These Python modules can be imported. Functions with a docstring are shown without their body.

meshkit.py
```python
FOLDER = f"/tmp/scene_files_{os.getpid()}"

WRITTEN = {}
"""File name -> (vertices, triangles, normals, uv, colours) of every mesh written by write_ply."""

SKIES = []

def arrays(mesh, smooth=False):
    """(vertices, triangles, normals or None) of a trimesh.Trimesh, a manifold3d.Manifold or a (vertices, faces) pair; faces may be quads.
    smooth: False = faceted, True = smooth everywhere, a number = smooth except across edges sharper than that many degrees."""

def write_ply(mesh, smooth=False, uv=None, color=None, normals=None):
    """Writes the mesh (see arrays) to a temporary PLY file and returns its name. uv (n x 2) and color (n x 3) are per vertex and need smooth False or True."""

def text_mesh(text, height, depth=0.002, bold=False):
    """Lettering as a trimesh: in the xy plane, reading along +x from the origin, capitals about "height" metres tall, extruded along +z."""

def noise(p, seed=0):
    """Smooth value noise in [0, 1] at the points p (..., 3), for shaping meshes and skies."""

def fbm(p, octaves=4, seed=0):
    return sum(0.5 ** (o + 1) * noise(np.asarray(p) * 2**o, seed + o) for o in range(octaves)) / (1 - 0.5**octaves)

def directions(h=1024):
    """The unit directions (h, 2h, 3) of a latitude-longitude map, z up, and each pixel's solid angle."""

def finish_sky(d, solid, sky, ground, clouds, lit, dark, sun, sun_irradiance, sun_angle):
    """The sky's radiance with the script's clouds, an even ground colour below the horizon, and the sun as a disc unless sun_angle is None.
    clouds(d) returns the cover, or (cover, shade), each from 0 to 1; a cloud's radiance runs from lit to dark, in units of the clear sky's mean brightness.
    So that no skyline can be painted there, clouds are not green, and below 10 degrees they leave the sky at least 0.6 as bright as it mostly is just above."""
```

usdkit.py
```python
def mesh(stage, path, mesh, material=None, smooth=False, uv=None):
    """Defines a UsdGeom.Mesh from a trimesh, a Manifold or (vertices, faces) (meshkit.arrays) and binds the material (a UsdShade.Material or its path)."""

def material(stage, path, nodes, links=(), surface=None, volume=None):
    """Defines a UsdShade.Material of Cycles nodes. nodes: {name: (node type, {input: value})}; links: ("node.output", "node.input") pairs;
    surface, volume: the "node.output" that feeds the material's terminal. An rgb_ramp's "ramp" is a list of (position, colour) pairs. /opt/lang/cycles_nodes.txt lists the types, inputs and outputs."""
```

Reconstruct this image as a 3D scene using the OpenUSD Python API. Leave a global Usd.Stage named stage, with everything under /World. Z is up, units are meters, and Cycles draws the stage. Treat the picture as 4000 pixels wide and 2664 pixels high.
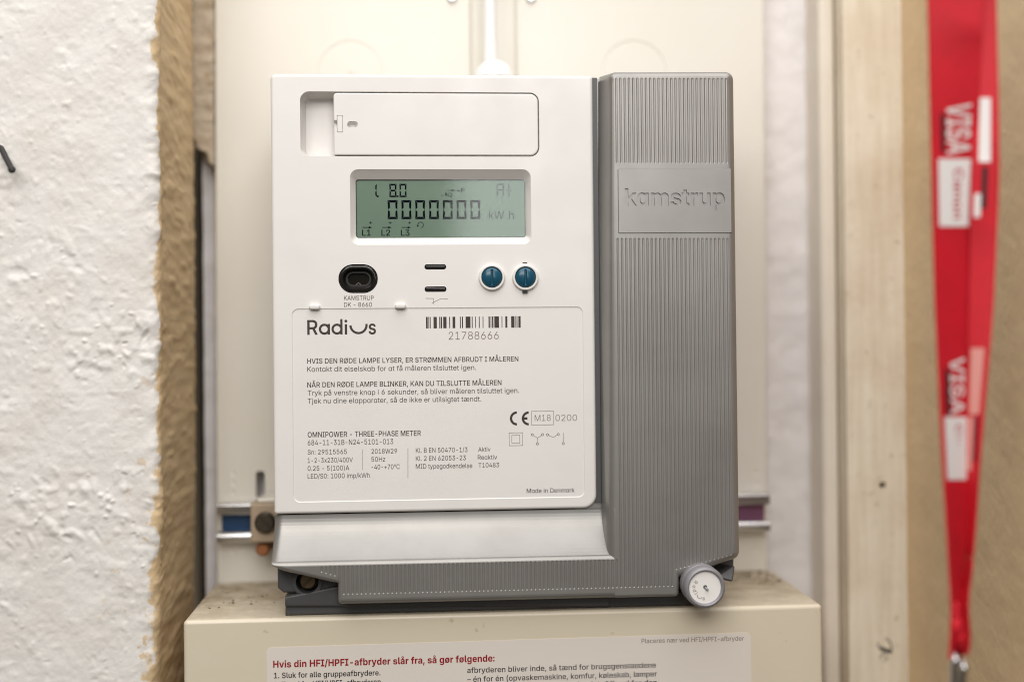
import math, glob
import numpy as np, trimesh
import manifold3d as mf
from manifold3d import Manifold, CrossSection
import shapely
from shapely import affinity, box as sbox, union_all
from shapely.geometry import Polygon, Point, LineString, MultiPolygon
from PIL import Image, ImageDraw, ImageFont
from pxr import Usd, UsdGeom, UsdLux, UsdShade, Gf, Sdf
import usdkit, meshkit

stage = Usd.Stage.CreateInMemory()
UsdGeom.SetStageUpAxis(stage, 'Z')
UsdGeom.SetStageMetersPerUnit(stage, 1.0)
UsdGeom.Xform.Define(stage, '/World')
rng = np.random.default_rng(7)

# ---------------------------------------------------------------- camera
DIST, FPX, YAW, PITCH, ROLL = 430.0, 4576.9, 0.0696, 0.0033, -0.0097      # millimetres, pixels of a 4000 px wide frame, radians
FW = np.array([math.sin(YAW) * math.cos(PITCH), math.cos(YAW) * math.cos(PITCH), math.sin(PITCH)])
_r = np.array([math.cos(YAW), -math.sin(YAW), 0]); _u = np.cross(_r, FW)
RT = math.cos(ROLL) * _r + math.sin(ROLL) * _u
UP = -math.sin(ROLL) * _r + math.cos(ROLL) * _u
cam = UsdGeom.Camera.Define(stage, '/World/camera')
m = Gf.Matrix4d(1)
for i, row in enumerate((RT, UP, -FW, np.array([0, -DIST / 1000, 0]))):
    m.SetRow3(i, Gf.Vec3d(*map(float, row)))
cam.AddTransformOp().Set(m)
cam.CreateHorizontalApertureAttr(36.0)
cam.CreateVerticalApertureAttr(36.0 * 681 / 1024)
cam.CreateFocalLengthAttr(36.0 * FPX / 4000)
cam.CreateFStopAttr(2.7)
cam.CreateFocusDistanceAttr(0.428)
cam.CreateClippingRangeAttr(Gf.Vec2f(0.01, 50))
cam.CreateExposureAttr(0.30)

# ---------------------------------------------------------------- lamps
def rect_light(name, pos, aim, w, h, inten, color):
    l = UsdLux.RectLight.Define(stage, '/World/' + name)
    p, a = np.array(pos, float), np.array(aim, float)
    z = p - a; z /= np.linalg.norm(z)
    x = np.cross([0, 0, 1], z); x /= np.linalg.norm(x)
    y = np.cross(z, x)
    mm = Gf.Matrix4d(1)
    for i, row in enumerate((x, y, z, p)):
        mm.SetRow3(i, Gf.Vec3d(*map(float, row)))
    l.AddTransformOp().Set(mm)
    l.CreateWidthAttr(w); l.CreateHeightAttr(h); l.CreateIntensityAttr(inten); l.CreateColorAttr(Gf.Vec3f(*color))
    return l
rect_light('ceiling_light', (0.0, -0.42, 1.1), (0.0, -0.15, 0.0), 1.6, 1.3, 2.5, (1.0, 0.99, 0.98))
rect_light('bounce_light', (-0.10, -0.75, 0.42), (0.0, 0, 0.0), 0.7, 0.3, 5.3, (1.0, 0.965, 0.92))
rect_light('window_light', (0.29, -1.75, 0.36), (0.29, 0, 0.36), 0.48, 0.5, 3.7, (0.97, 0.99, 1.0))
dome = UsdLux.DomeLight.Define(stage, '/World/room_light')
dome.CreateIntensityAttr(1.0)
usdkit.material(stage, '/World/Looks/room_glow', {'b': ('background_shader', {'color': (1.0, 0.80, 0.55), 'strength': 0.065})}, surface='b.background')
UsdShade.MaterialBindingAPI.Apply(dome.GetPrim()).Bind(UsdShade.Material.Get(stage, '/World/Looks/room_glow'))

# ---------------------------------------------------------------- materials
def lin(*c):
    c = np.array(c, float) / 255
    return tuple(float(v) for v in np.where(c < .04045, c / 12.92, ((c + .055) / 1.055) ** 2.4))

def mat(name, col, rough=.5, metal=0., var=None, bump=None, spec=.5, coat=0., extra=None, rvar=None):
    """var: (scale, second colour, low, high); bump: list of (scale, distance, strength)"""
    nodes = {'g': ('geometry', {}), 'p': ('principled_bsdf', {'base_color': col, 'roughness': rough, 'metallic': metal, 'specular_ior_level': spec, 'coat_weight': coat, **(extra or {})})}
    links = []
    if var:
        nodes['n'] = ('noise_texture', {'scale': var[0], 'detail': 5., 'roughness': .6})
        nodes['r'] = ('rgb_ramp', {'ramp': [(0, col), (var[2], col), (var[3], var[1]), (1, var[1])]})
        links += [('g.position', 'n.vector'), ('n.fac', 'r.fac'), ('r.color', 'p.base_color')]
    if rvar:
        nodes['rn'] = ('noise_texture', {'scale': rvar[0], 'detail': 4.}); nodes['rm'] = ('map_range', {'from_min': .35, 'from_max': .65, 'to_min': rvar[1], 'to_max': rvar[2], 'clamp': True})
        links += [('g.position', 'rn.vector'), ('rn.fac', 'rm.value'), ('rm.result', 'p.roughness')]
    prev = None
    for i, (sc, dist, st) in enumerate(bump or []):
        nodes[f'bn{i}'] = ('noise_texture', {'scale': sc, 'detail': 3.})
        nodes[f'b{i}'] = ('bump', {'distance': dist, 'strength': st})
        links += [('g.position', f'bn{i}.vector'), (f'bn{i}.fac', f'b{i}.height')]
        if prev:
            links.append((f'{prev}.normal', f'b{i}.normal'))
        prev = f'b{i}'
    if prev:
        links.append((f'{prev}.normal', 'p.normal'))
    return usdkit.material(stage, '/World/Looks/' + name, nodes, links, surface='p.BSDF')

M = {}
M['white_plastic'] = mat('white_plastic', (.785, .76, .735), .37, var=(850, (.66, .63, .59), .735, .80), bump=[(2500, .00002, .25), (70, .0006, .13)], rvar=(48, .28, .50))
M['silver_plastic'] = mat('silver_plastic', (.31, .30, .285), .39, .55, var=(38, (.275, .265, .25), .38, .68), bump=[(3000, .00003, .35)])
M['dark_plastic'] = mat('dark_plastic', (.075, .075, .078), .42, bump=[(2500, .00002, .3)])
M['black_gloss'] = mat('black_gloss', (.012, .011, .010), .12)
M['black_matt'] = mat('black_matt', (.02, .018, .016), .6)
M['blue_plastic'] = mat('blue_plastic', (.010, .078, .130), .24, bump=[(2500, .00002, .2)])
M['brown_print'] = mat('brown_print', (.040, .026, .020), .6)
M['pale_print'] = mat('pale_print', (.17, .13, .11), .6)
M['lcd'] = mat('lcd', (.165, .255, .19), .35, var=(60, (.185, .275, .205), .35, .7))
M['lcd_dark'] = mat('lcd_dark', (.003, .005, .012), .6, spec=.0)
M['lcd_faint'] = mat('lcd_faint', (.028, .04, .036), .5)
M['lcd_border'] = mat('lcd_border', (.02, .02, .018), .4)
M['brass'] = mat('brass', (.20, .15, .09), .35, .8)
M['dark_steel'] = mat('dark_steel', (.10, .085, .065), .4, .8)
M['steel'] = mat('steel', (.62, .62, .63), .25, 1.)
M['copper'] = mat('copper', (.34, .13, .05), .5, .2)
M['seal_grey'] = mat('seal_grey', (.28, .27, .29), .5, .25, bump=[(1500, .00006, .5)])
M['seal_white'] = mat('seal_white', (.86, .84, .81), .5, bump=[(900, .00003, .4)])
M['panel_cream'] = mat('panel_cream', (.765, .73, .65), .38, var=(14, (.775, .745, .68), .35, .65), bump=[(160, .0002, .12)])
M['clamp_beige'] = mat('clamp_beige', (.40, .31, .22), .5)
M['rod_white'] = mat('rod_white', (.88, .88, .87), .2, coat=.5)
M['sticker'] = mat('sticker', (.74, .68, .62), .35, bump=[(900, .00002, .2)])
M['red_print'] = mat('red_print', (.28, .004, .010), .5)
M['black_print'] = mat('black_print', (.012, .011, .018), .5)
M['grey_print'] = mat('grey_print', (.30, .25, .22), .5)
M['lanyard_red'] = mat('lanyard_red', (.60, .003, .016), .65, var=(90, (.50, .003, .013), .4, .7), bump=[(1800, .0001, .5)])
M['strap_white'] = mat('strap_white', (.80, .76, .74), .6)
M['strap_black'] = mat('strap_black', (.02, .006, .008), .6)
M['strap_red'] = mat('strap_red', (.50, .01, .02), .6)
M['strap_pink'] = mat('strap_pink', (.70, .30, .26), .6)
M['trim_cream'] = mat('trim_cream', (.77, .70, .60), .4, var=(30, (.73, .65, .55), .45, .7))
M['post_paint'] = usdkit.material(stage, '/World/Looks/post_paint', {
    'g': ('geometry', {}), 'mp': ('mapping', {'scale': (1., 1., .07)}), 'gr': ('noise_texture', {'scale': 330., 'detail': 5., 'roughness': .6}), 'gc': ('rgb_ramp', {'ramp': [(0, (.60, .50, .37)), (.40, (.73, .65, .52)), (.6, (.80, .725, .60)), (1, (.82, .75, .635))]}),
    'sp': ('noise_texture', {'scale': 300., 'detail': 3.}), 'sr': ('map_range', {'from_min': .66, 'from_max': .76, 'to_max': .55, 'clamp': True}), 'st': ('noise_texture', {'scale': 18., 'detail': 5.}), 'stm': ('map_range', {'from_min': .50, 'from_max': .72, 'to_max': .55, 'clamp': True}),
    'c1': ('mix_color', {'b': (.42, .33, .24)}), 'c2': ('mix_color', {'b': (.56, .42, .28)}),
    'b1': ('bump', {'distance': .0005, 'strength': .4}), 'b2': ('bump', {'distance': .0008, 'strength': .35}), 'p': ('principled_bsdf', {'roughness': .6})},
    [('g.position', 'mp.vector'), ('mp.vector', 'gr.vector'), ('gr.fac', 'gc.fac'), ('g.position', 'sp.vector'), ('sp.fac', 'sr.value'), ('g.position', 'st.vector'), ('st.fac', 'stm.value'),
     ('gc.color', 'c1.a'), ('sr.result', 'c1.fac'), ('c1.result', 'c2.a'), ('stm.result', 'c2.fac'), ('c2.result', 'p.base_color'), ('gr.fac', 'b1.height'), ('sp.fac', 'b2.height'), ('b1.normal', 'b2.normal'), ('b2.normal', 'p.normal')], surface='p.BSDF')
M['reveal_paint'] = mat('reveal_paint', (.74, .56, .345), .5, var=(20, (.68, .50, .30), .35, .7), bump=[(420, .0004, .3)])
M['back_plaster'] = mat('back_plaster', (.80, .765, .76), .8, var=(90, (.70, .65, .62), .58, .75), bump=[(120, .0015, .5)])
M['patch_plaster'] = mat('patch_plaster', (.50, .42, .32), .85, var=(160, (.38, .28, .18), .5, .72), bump=[(260, .001, .5)])
M['crumb'] = mat('crumb', (.17, .13, .09), .9)
M['graphite'] = mat('graphite', (.10, .095, .09), .5)
M['cavity'] = mat('cavity', (.10, .08, .06), .9)

# zinc rail with an iridescent passivation that runs from blue at the left end to purple at the right
M['zinc'] = usdkit.material(stage, '/World/Looks/zinc', {
    'g': ('geometry', {}), 's': ('separate_xyz', {}), 'm': ('map_range', {'from_min': -.07, 'from_max': .14, 'clamp': True}),
    'r': ('rgb_ramp', {'ramp': [(0, (.03, .075, .17)), (.35, (.03, .06, .19)), (.8, (.22, .09, .19)), (1, (.24, .10, .18))]}),
    'p': ('principled_bsdf', {'metallic': .5, 'roughness': .45})},
    [('g.position', 's.vector'), ('s.x', 'm.value'), ('m.result', 'r.fac'), ('r.color', 'p.base_color')], surface='p.BSDF')

# housing of the fuse box: cream paint, brown dust lying on upward faces, scuffed pale and brown patches on the left corner
M['box_cream'] = usdkit.material(stage, '/World/Looks/box_cream', {
    'g': ('geometry', {}), 'sn': ('separate_xyz', {}), 'sp': ('separate_xyz', {}),
    'up': ('map_range', {'from_min': .85, 'from_max': .98, 'clamp': True}),
    'n': ('noise_texture', {'scale': 42., 'detail': 8., 'roughness': .68}),
    'nr': ('map_range', {'from_min': .33, 'from_max': .60, 'clamp': True}),
    'fine': ('noise_texture', {'scale': 420., 'detail': 4., 'roughness': .7}),
    'fr': ('map_range', {'from_min': .60, 'from_max': .70, 'clamp': True}),
    'back': ('map_range', {'from_min': .0, 'from_max': .045, 'to_min': .35, 'to_max': .95, 'clamp': True}),
    'd1': ('math', {'math_type': 'multiply'}), 'd2': ('math', {'math_type': 'multiply'}),
    'f2': ('math', {'math_type': 'multiply', 'value2': .45}), 'ds': ('math', {'math_type': 'maximum'}), 'd3': ('math', {'math_type': 'multiply'}),
    'left': ('map_range', {'from_min': -.050, 'from_max': -.086, 'clamp': True}),
    'sc': ('noise_texture', {'scale': 130., 'detail': 6., 'roughness': .65}),
    'sr': ('map_range', {'from_min': .52, 'from_max': .60, 'clamp': True}),
    'sl': ('math', {'math_type': 'multiply'}), 'sl2': ('math', {'math_type': 'multiply', 'value2': .6}),
    'spk': ('noise_texture', {'scale': 230., 'detail': 5., 'roughness': .6}), 'spr': ('map_range', {'from_min': .68, 'from_max': .74, 'to_max': .5, 'clamp': True}),
    'c1': ('mix_color', {'a': (.69, .615, .48), 'b': (.31, .235, .15)}), 'c2': ('mix_color', {'b': (.70, .63, .50)}), 'c3': ('mix_color', {'b': (.42, .30, .18)}),
    'rr': ('map_range', {'to_min': .34, 'to_max': .9}),
    'b': ('bump', {'distance': .0002, 'strength': .12}),
    'p': ('principled_bsdf', {})},
    [('g.normal', 'sn.vector'), ('g.position', 'sp.vector'), ('sn.z', 'up.value'), ('g.position', 'n.vector'), ('n.fac', 'nr.value'), ('g.position', 'fine.vector'), ('fine.fac', 'fr.value'),
     ('sp.y', 'back.value'), ('nr.result', 'd1.value1'), ('back.result', 'd1.value2'), ('fr.result', 'f2.value1'), ('d1.value', 'ds.value1'), ('f2.value', 'ds.value2'),
     ('ds.value', 'd3.value1'), ('up.result', 'd3.value2'),
     ('sp.x', 'left.value'), ('g.position', 'sc.vector'), ('sc.fac', 'sr.value'), ('sr.result', 'sl.value1'), ('left.result', 'sl.value2'), ('sl.value', 'sl2.value1'),
     ('g.position', 'spk.vector'), ('spk.fac', 'spr.value'),
     ('d3.value', 'c1.fac'), ('c1.result', 'c2.a'), ('sl2.value', 'c2.fac'), ('c2.result', 'c3.a'), ('spr.result', 'c3.fac'), ('c3.result', 'p.base_color'),
     ('d3.value', 'rr.value'), ('rr.result', 'p.roughness'), ('fine.fac', 'b.height'), ('b.normal', 'p.normal')], surface='p.BSDF')

# left wall: white paint over tan plaster; the paint ends unevenly a little before the corner and is chipped there
M['chipped_wall'] = usdkit.material(stage, '/World/Looks/chipped_wall', {
    'g': ('geometry', {}), 'sp': ('separate_xyz', {}),
    'n': ('noise_texture', {'scale': 130., 'detail': 5., 'roughness': .6}), 'nm': ('map_range', {'to_min': -.011, 'to_max': .011}),
    'dy': ('map_range', {'from_min': -.003, 'from_max': .002, 'to_max': .012, 'clamp': True}), 'a0': ('math', {'math_type': 'add'}),
    'a': ('math', {'math_type': 'add'}), 'e': ('map_range', {'from_min': -.1002, 'from_max': -.0978, 'clamp': True}),
    'lo': ('map_range', {'from_min': .0, 'from_max': -.16, 'to_min': -.0035, 'to_max': .0035, 'clamp': True}), 'a2': ('math', {'math_type': 'add'}),
    'v': ('noise_texture', {'scale': 55., 'detail': 6.}),
    'w': ('rgb_ramp', {'ramp': [(0, (.76, .735, .70)), (.42, (.79, .765, .735)), (.62, (.76, .725, .685)), (1, (.68, .625, .55))]}),
    't': ('rgb_ramp', {'ramp': [(0, (.56, .40, .22)), (.40, (.62, .455, .26)), (.60, (.66, .49, .29)), (1, (.70, .54, .34))]}),
    'pn': ('noise_texture', {'scale': 210., 'detail': 5., 'roughness': .6}), 'pr': ('map_range', {'from_min': .60, 'from_max': .66, 'clamp': True}), 'px': ('map_range', {'from_min': -.124, 'from_max': -.106, 'clamp': True}),
    'pz': ('map_range', {'from_min': .02, 'from_max': -.09, 'to_min': .12, 'to_max': .85, 'clamp': True}), 'pm': ('math', {'math_type': 'multiply'}), 'pm2': ('math', {'math_type': 'multiply'}), 'pf': ('math', {'math_type': 'maximum'}),
    'c': ('mix_color', {}),
    'bn': ('noise_texture', {'scale': 330., 'detail': 6., 'roughness': .65}), 'b': ('bump', {'distance': .0007, 'strength': .3}),
    'p': ('principled_bsdf', {'roughness': .75})},
    [('g.position', 'sp.vector'), ('g.position', 'n.vector'), ('n.fac', 'nm.value'), ('sp.y', 'dy.value'), ('sp.x', 'a0.value1'), ('dy.result', 'a0.value2'), ('a0.value', 'a.value1'), ('nm.result', 'a.value2'), ('sp.z', 'lo.value'),
     ('a.value', 'a2.value1'), ('lo.result', 'a2.value2'), ('a2.value', 'e.value'),
     ('g.position', 'v.vector'), ('v.fac', 'w.fac'), ('v.fac', 't.fac'), ('w.color', 'c.a'), ('t.color', 'c.b'), ('g.position', 'pn.vector'), ('pn.fac', 'pr.value'), ('sp.x', 'px.value'), ('sp.z', 'pz.value'), ('pr.result', 'pm.value1'), ('px.result', 'pm.value2'), ('pm.value', 'pm2.value1'), ('pz.result', 'pm2.value2'), ('e.result', 'pf.value1'), ('pm2.value', 'pf.value2'), ('pf.value', 'c.fac'), ('c.result', 'p.base_color'),
     ('g.position', 'bn.vector'), ('bn.fac', 'b.height'), ('b.normal', 'p.normal')], surface='p.BSDF')

# clear window pane over the display
M['clear_pane'] = usdkit.material(stage, '/World/Looks/clear_pane', {
    't': ('transparent_bsdf', {'color': (.97, .98, .97)}), 'gl': ('glossy_bsdf', {'color': (1, 1, 1), 'roughness': .07, 'distribution': 'ggx'}), 'f': ('fresnel', {'IOR': 1.34}), 'mx': ('mix_closure', {})},
    [('f.fac', 'mx.fac'), ('t.BSDF', 'mx.closure1'), ('gl.BSDF', 'mx.closure2')], surface='mx.closure')

# ---------------------------------------------------------------- helpers (lengths in millimetres)
K = 4000 / 2354
def at(u, v, y=0.):
    """x, z of what the photograph shows at (u, v) when it stands y millimetres behind the meter's face"""
    U, V = u * K, v * K
    d = FW + RT * (U - 2000) / FPX - UP * (V - 1332) / FPX
    t = (y + DIST) / d[1]
    return float(d[0] * t), float(d[2] * t)
def sat(U, V, y=0.):
    return at(U / K, V / K, y)

used = set()
base_of = {}
def numbered(parent, name):
    p = f'{parent}/{name}'; k = 0
    while p in used:
        k += 1; p = f'{parent}/{name}_{k:03d}'
    used.add(p)
    return p
def tag(prim, label=None, cat=None, group=None, kind=None):
    for k, v in (('label', label), ('category', cat), ('group', group), ('kind', kind)):
        if v:
            prim.SetCustomDataByKey(k, v)
    return prim
def thing(name, label, cat, loc, group=None):
    p = numbered('/World', name)
    x = UsdGeom.Xform.Define(stage, p)
    x.AddTranslateOp().Set(Gf.Vec3d(*[c / 1000 for c in loc]))
    base_of[p] = np.array(loc, float)
    return tag(x.GetPrim(), label, cat, group)
def arrays(mesh, smooth):
    if isinstance(mesh, (list,)):
        mesh = trimesh.util.concatenate([tm(x) for x in mesh])
    return mesh
def tm(mesh):
    if isinstance(mesh, Manifold):
        k = mesh.to_mesh(); return trimesh.Trimesh(k.vert_properties[:, :3], k.tri_verts, process=False)
    if isinstance(mesh, tuple):
        return trimesh.Trimesh(np.asarray(mesh[0], float), np.asarray(mesh[1], int), process=False)
    return mesh
def obj(name, mesh, material, parent=None, smooth=30, label=None, cat=None, group=None, kind=None):
    mesh = tm(arrays(mesh, smooth))
    pp = str(parent.GetPath()) if parent is not None else '/World'
    loc = next((base_of[str(a)] for a in Sdf.Path(pp).GetPrefixes()[::-1] if str(a) in base_of), np.zeros(3))
    mesh = trimesh.Trimesh((np.asarray(mesh.vertices) - loc) / 1000, mesh.faces, process=False)
    p = numbered(pp, name)
    g = usdkit.mesh(stage, p, mesh, M[material], smooth=smooth)
    return tag(g.GetPrim(), label, cat, group, kind)

XY2W = np.array([[1, 0, 0, 0], [0, 0, -1, 0], [0, 1, 0, 0]], float)      # local (a, b, c) -> (a, -c, b)
def cs(poly):
    polys = getattr(poly, 'geoms', [poly])
    rings = []
    for g in polys:
        rings.append(np.array(g.exterior.coords)[:-1]); rings += [np.array(i.coords)[:-1] for i in g.interiors]
    return CrossSection(rings, mf.FillRule.EvenOdd)
def prism(poly, yf, yb):
    return Manifold.extrude(cs(poly), yb - yf).transform(XY2W).translate((0, yb, 0))
def layer(poly, y):
    c = np.array(poly.exterior.coords)[:-1]
    return np.column_stack([c[:, 0], np.full(len(c), y), c[:, 1]])
def hull(*layers):
    return Manifold.hull_points(np.vstack(layers))
def fillet(poly, yf, yb, r, n=5):
    """a convex plan with its front edges rounded"""
    L = []
    for k in range(n + 1):
        th = k / n * math.pi / 2
        L.append(layer(poly.buffer(-r * (1 - math.cos(th)) - 1e-6, quad_segs=6), yf + r * (1 - math.sin(th))))
    return hull(*L, layer(poly, yb))
def rpoly(pts, r=0., y=0., px=True):
    p = Polygon([at(*q, y) for q in pts] if px else pts)
    return p.buffer(-r).buffer(r, quad_segs=8) if r else p
def rrect(u0, v0, u1, v1, r=0., y=0.):
    """an upright rectangle in the world that the photograph shows between two corners; r in mm"""
    a, b, c, d = at(u0, v0, y), at(u1, v0, y), at(u1, v1, y), at(u0, v1, y)
    x0, x1, z1, z0 = (a[0] + d[0]) / 2, (b[0] + c[0]) / 2, (a[1] + b[1]) / 2, (c[1] + d[1]) / 2
    p = sbox(x0, z0, x1, z1)
    return p.buffer(-r).buffer(r, quad_segs=8) if r else p
def cyl(p0, p1, r0, r1=None, seg=32):
    p0, p1 = np.array(p0, float), np.array(p1, float)
    d = p1 - p0; L = np.linalg.norm(d); d /= L
    a = np.cross(d, [0, 0, 1.] if abs(d[2]) < .9 else [1., 0, 0]); a /= np.linalg.norm(a); b = np.cross(d, a)
    t = np.column_stack([a, b, d, p0])
    return Manifold.cylinder(L, r0, r0 if r1 is None else r1, seg).transform(t)
def lathe(profile, x, z, seg=64):
    """profile: (radius, y) points round an axis that runs along y through (x, z)"""
    c = CrossSection([np.array([(r, -y) for r, y in profile])], mf.FillRule.NonZero)
    return c.revolve(seg).transform(XY2W).translate((x, 0, z))
def ball(p, r, seg=20):
    return Manifold.sphere(r, seg).translate(tuple(map(float, p)))

# flat lettering
FONT = glob.glob('/opt/blender-*/*/datafiles/fonts/Inter.woff2')[0]
_f, _g = {}, {}
PX = 140
def font(w):
    if w not in _f:
        _f[w] = ImageFont.truetype(FONT, PX); _f[w].set_variation_by_axes([20, w])
    return _f[w]
def glyph(ch, w):
    if (ch, w) not in _g:
        f = font(w)
        x0, y0, x1, y1 = f.getbbox(ch, anchor='ls')
        if x1 <= x0 or y1 <= y0 or ch == ' ':
            _g[ch, w] = None
        else:
            im = Image.new('L', (x1 - x0 + 8, y1 - y0 + 8)); ImageDraw.Draw(im).text((4 - x0, 4 - y0), ch, 255, f, anchor='ls')
            on = np.pad(np.asarray(im) > 127, ((0, 0), (1, 1))).astype(np.int8)
            rows, st = np.nonzero(np.diff(on, axis=1) == 1); en = np.nonzero(np.diff(on, axis=1) == -1)[1]
            s = union_all(sbox(st, -rows - 1, en, -rows)).buffer(.6).buffer(-.6).simplify(.75)
            _g[ch, w] = affinity.translate(s, x0 - 4, 4 - y0)
    return _g[ch, w]
def text_poly(s, w=400):
    """lettering with capitals 1 high, starting at x = 0; the meter's and the box's print use the single-storey a"""
    f = font(w); cap = -f.getbbox('H', anchor='ls')[1]
    out = []
    for i, ch in enumerate(s):
        g = glyph(ch, w)
        if g is not None:
            out.append(affinity.translate(g, f.getlength(s[:i]), 0))
    p = union_all(out)
    p = affinity.translate(p, -p.bounds[0], 0)
    return affinity.scale(p, 1 / cap, 1 / cap, origin=(0, 0))
def flat(poly, y):
    """a thin film of ink in front of a surface at y"""
    V, F, n = [], [], 0
    for g in getattr(poly, 'geoms', [poly]):
        if g.area < 1e-6:
            continue
        v, f = trimesh.creation.triangulate_polygon(g, engine='earcut')
        V.append(np.column_stack([v[:, 0], np.full(len(v), y), v[:, 1]])); F.append(f + n); n += len(v)
    mesh = trimesh.Trimesh(np.vstack(V), np.vstack(F), process=False)
    if mesh.face_normals[:, 1].mean() > 0:
        mesh.invert()
    return mesh
def place(s, U0, VL, U1, VR, cap, y, w):
    """lettering whose baseline the photograph shows from (U0, VL) to (U1, VR), in its 4000 px frame, capitals cap px tall"""
    p = text_poly(s, w)
    (xa, za), (xb, zb) = sat(U0, VL, y), sat(U1, VR, y)
    h = cap * (DIST + y) / FPX
    return affinity.translate(affinity.scale(p, (xb - xa) / p.bounds[2], h, origin=(0, 0)), xa, (za + zb) / 2)
def strokes(lines, wd):
    return union_all([LineString(l).buffer(wd / 2, cap_style='flat', join_style='mitre') for l in lines])

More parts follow.
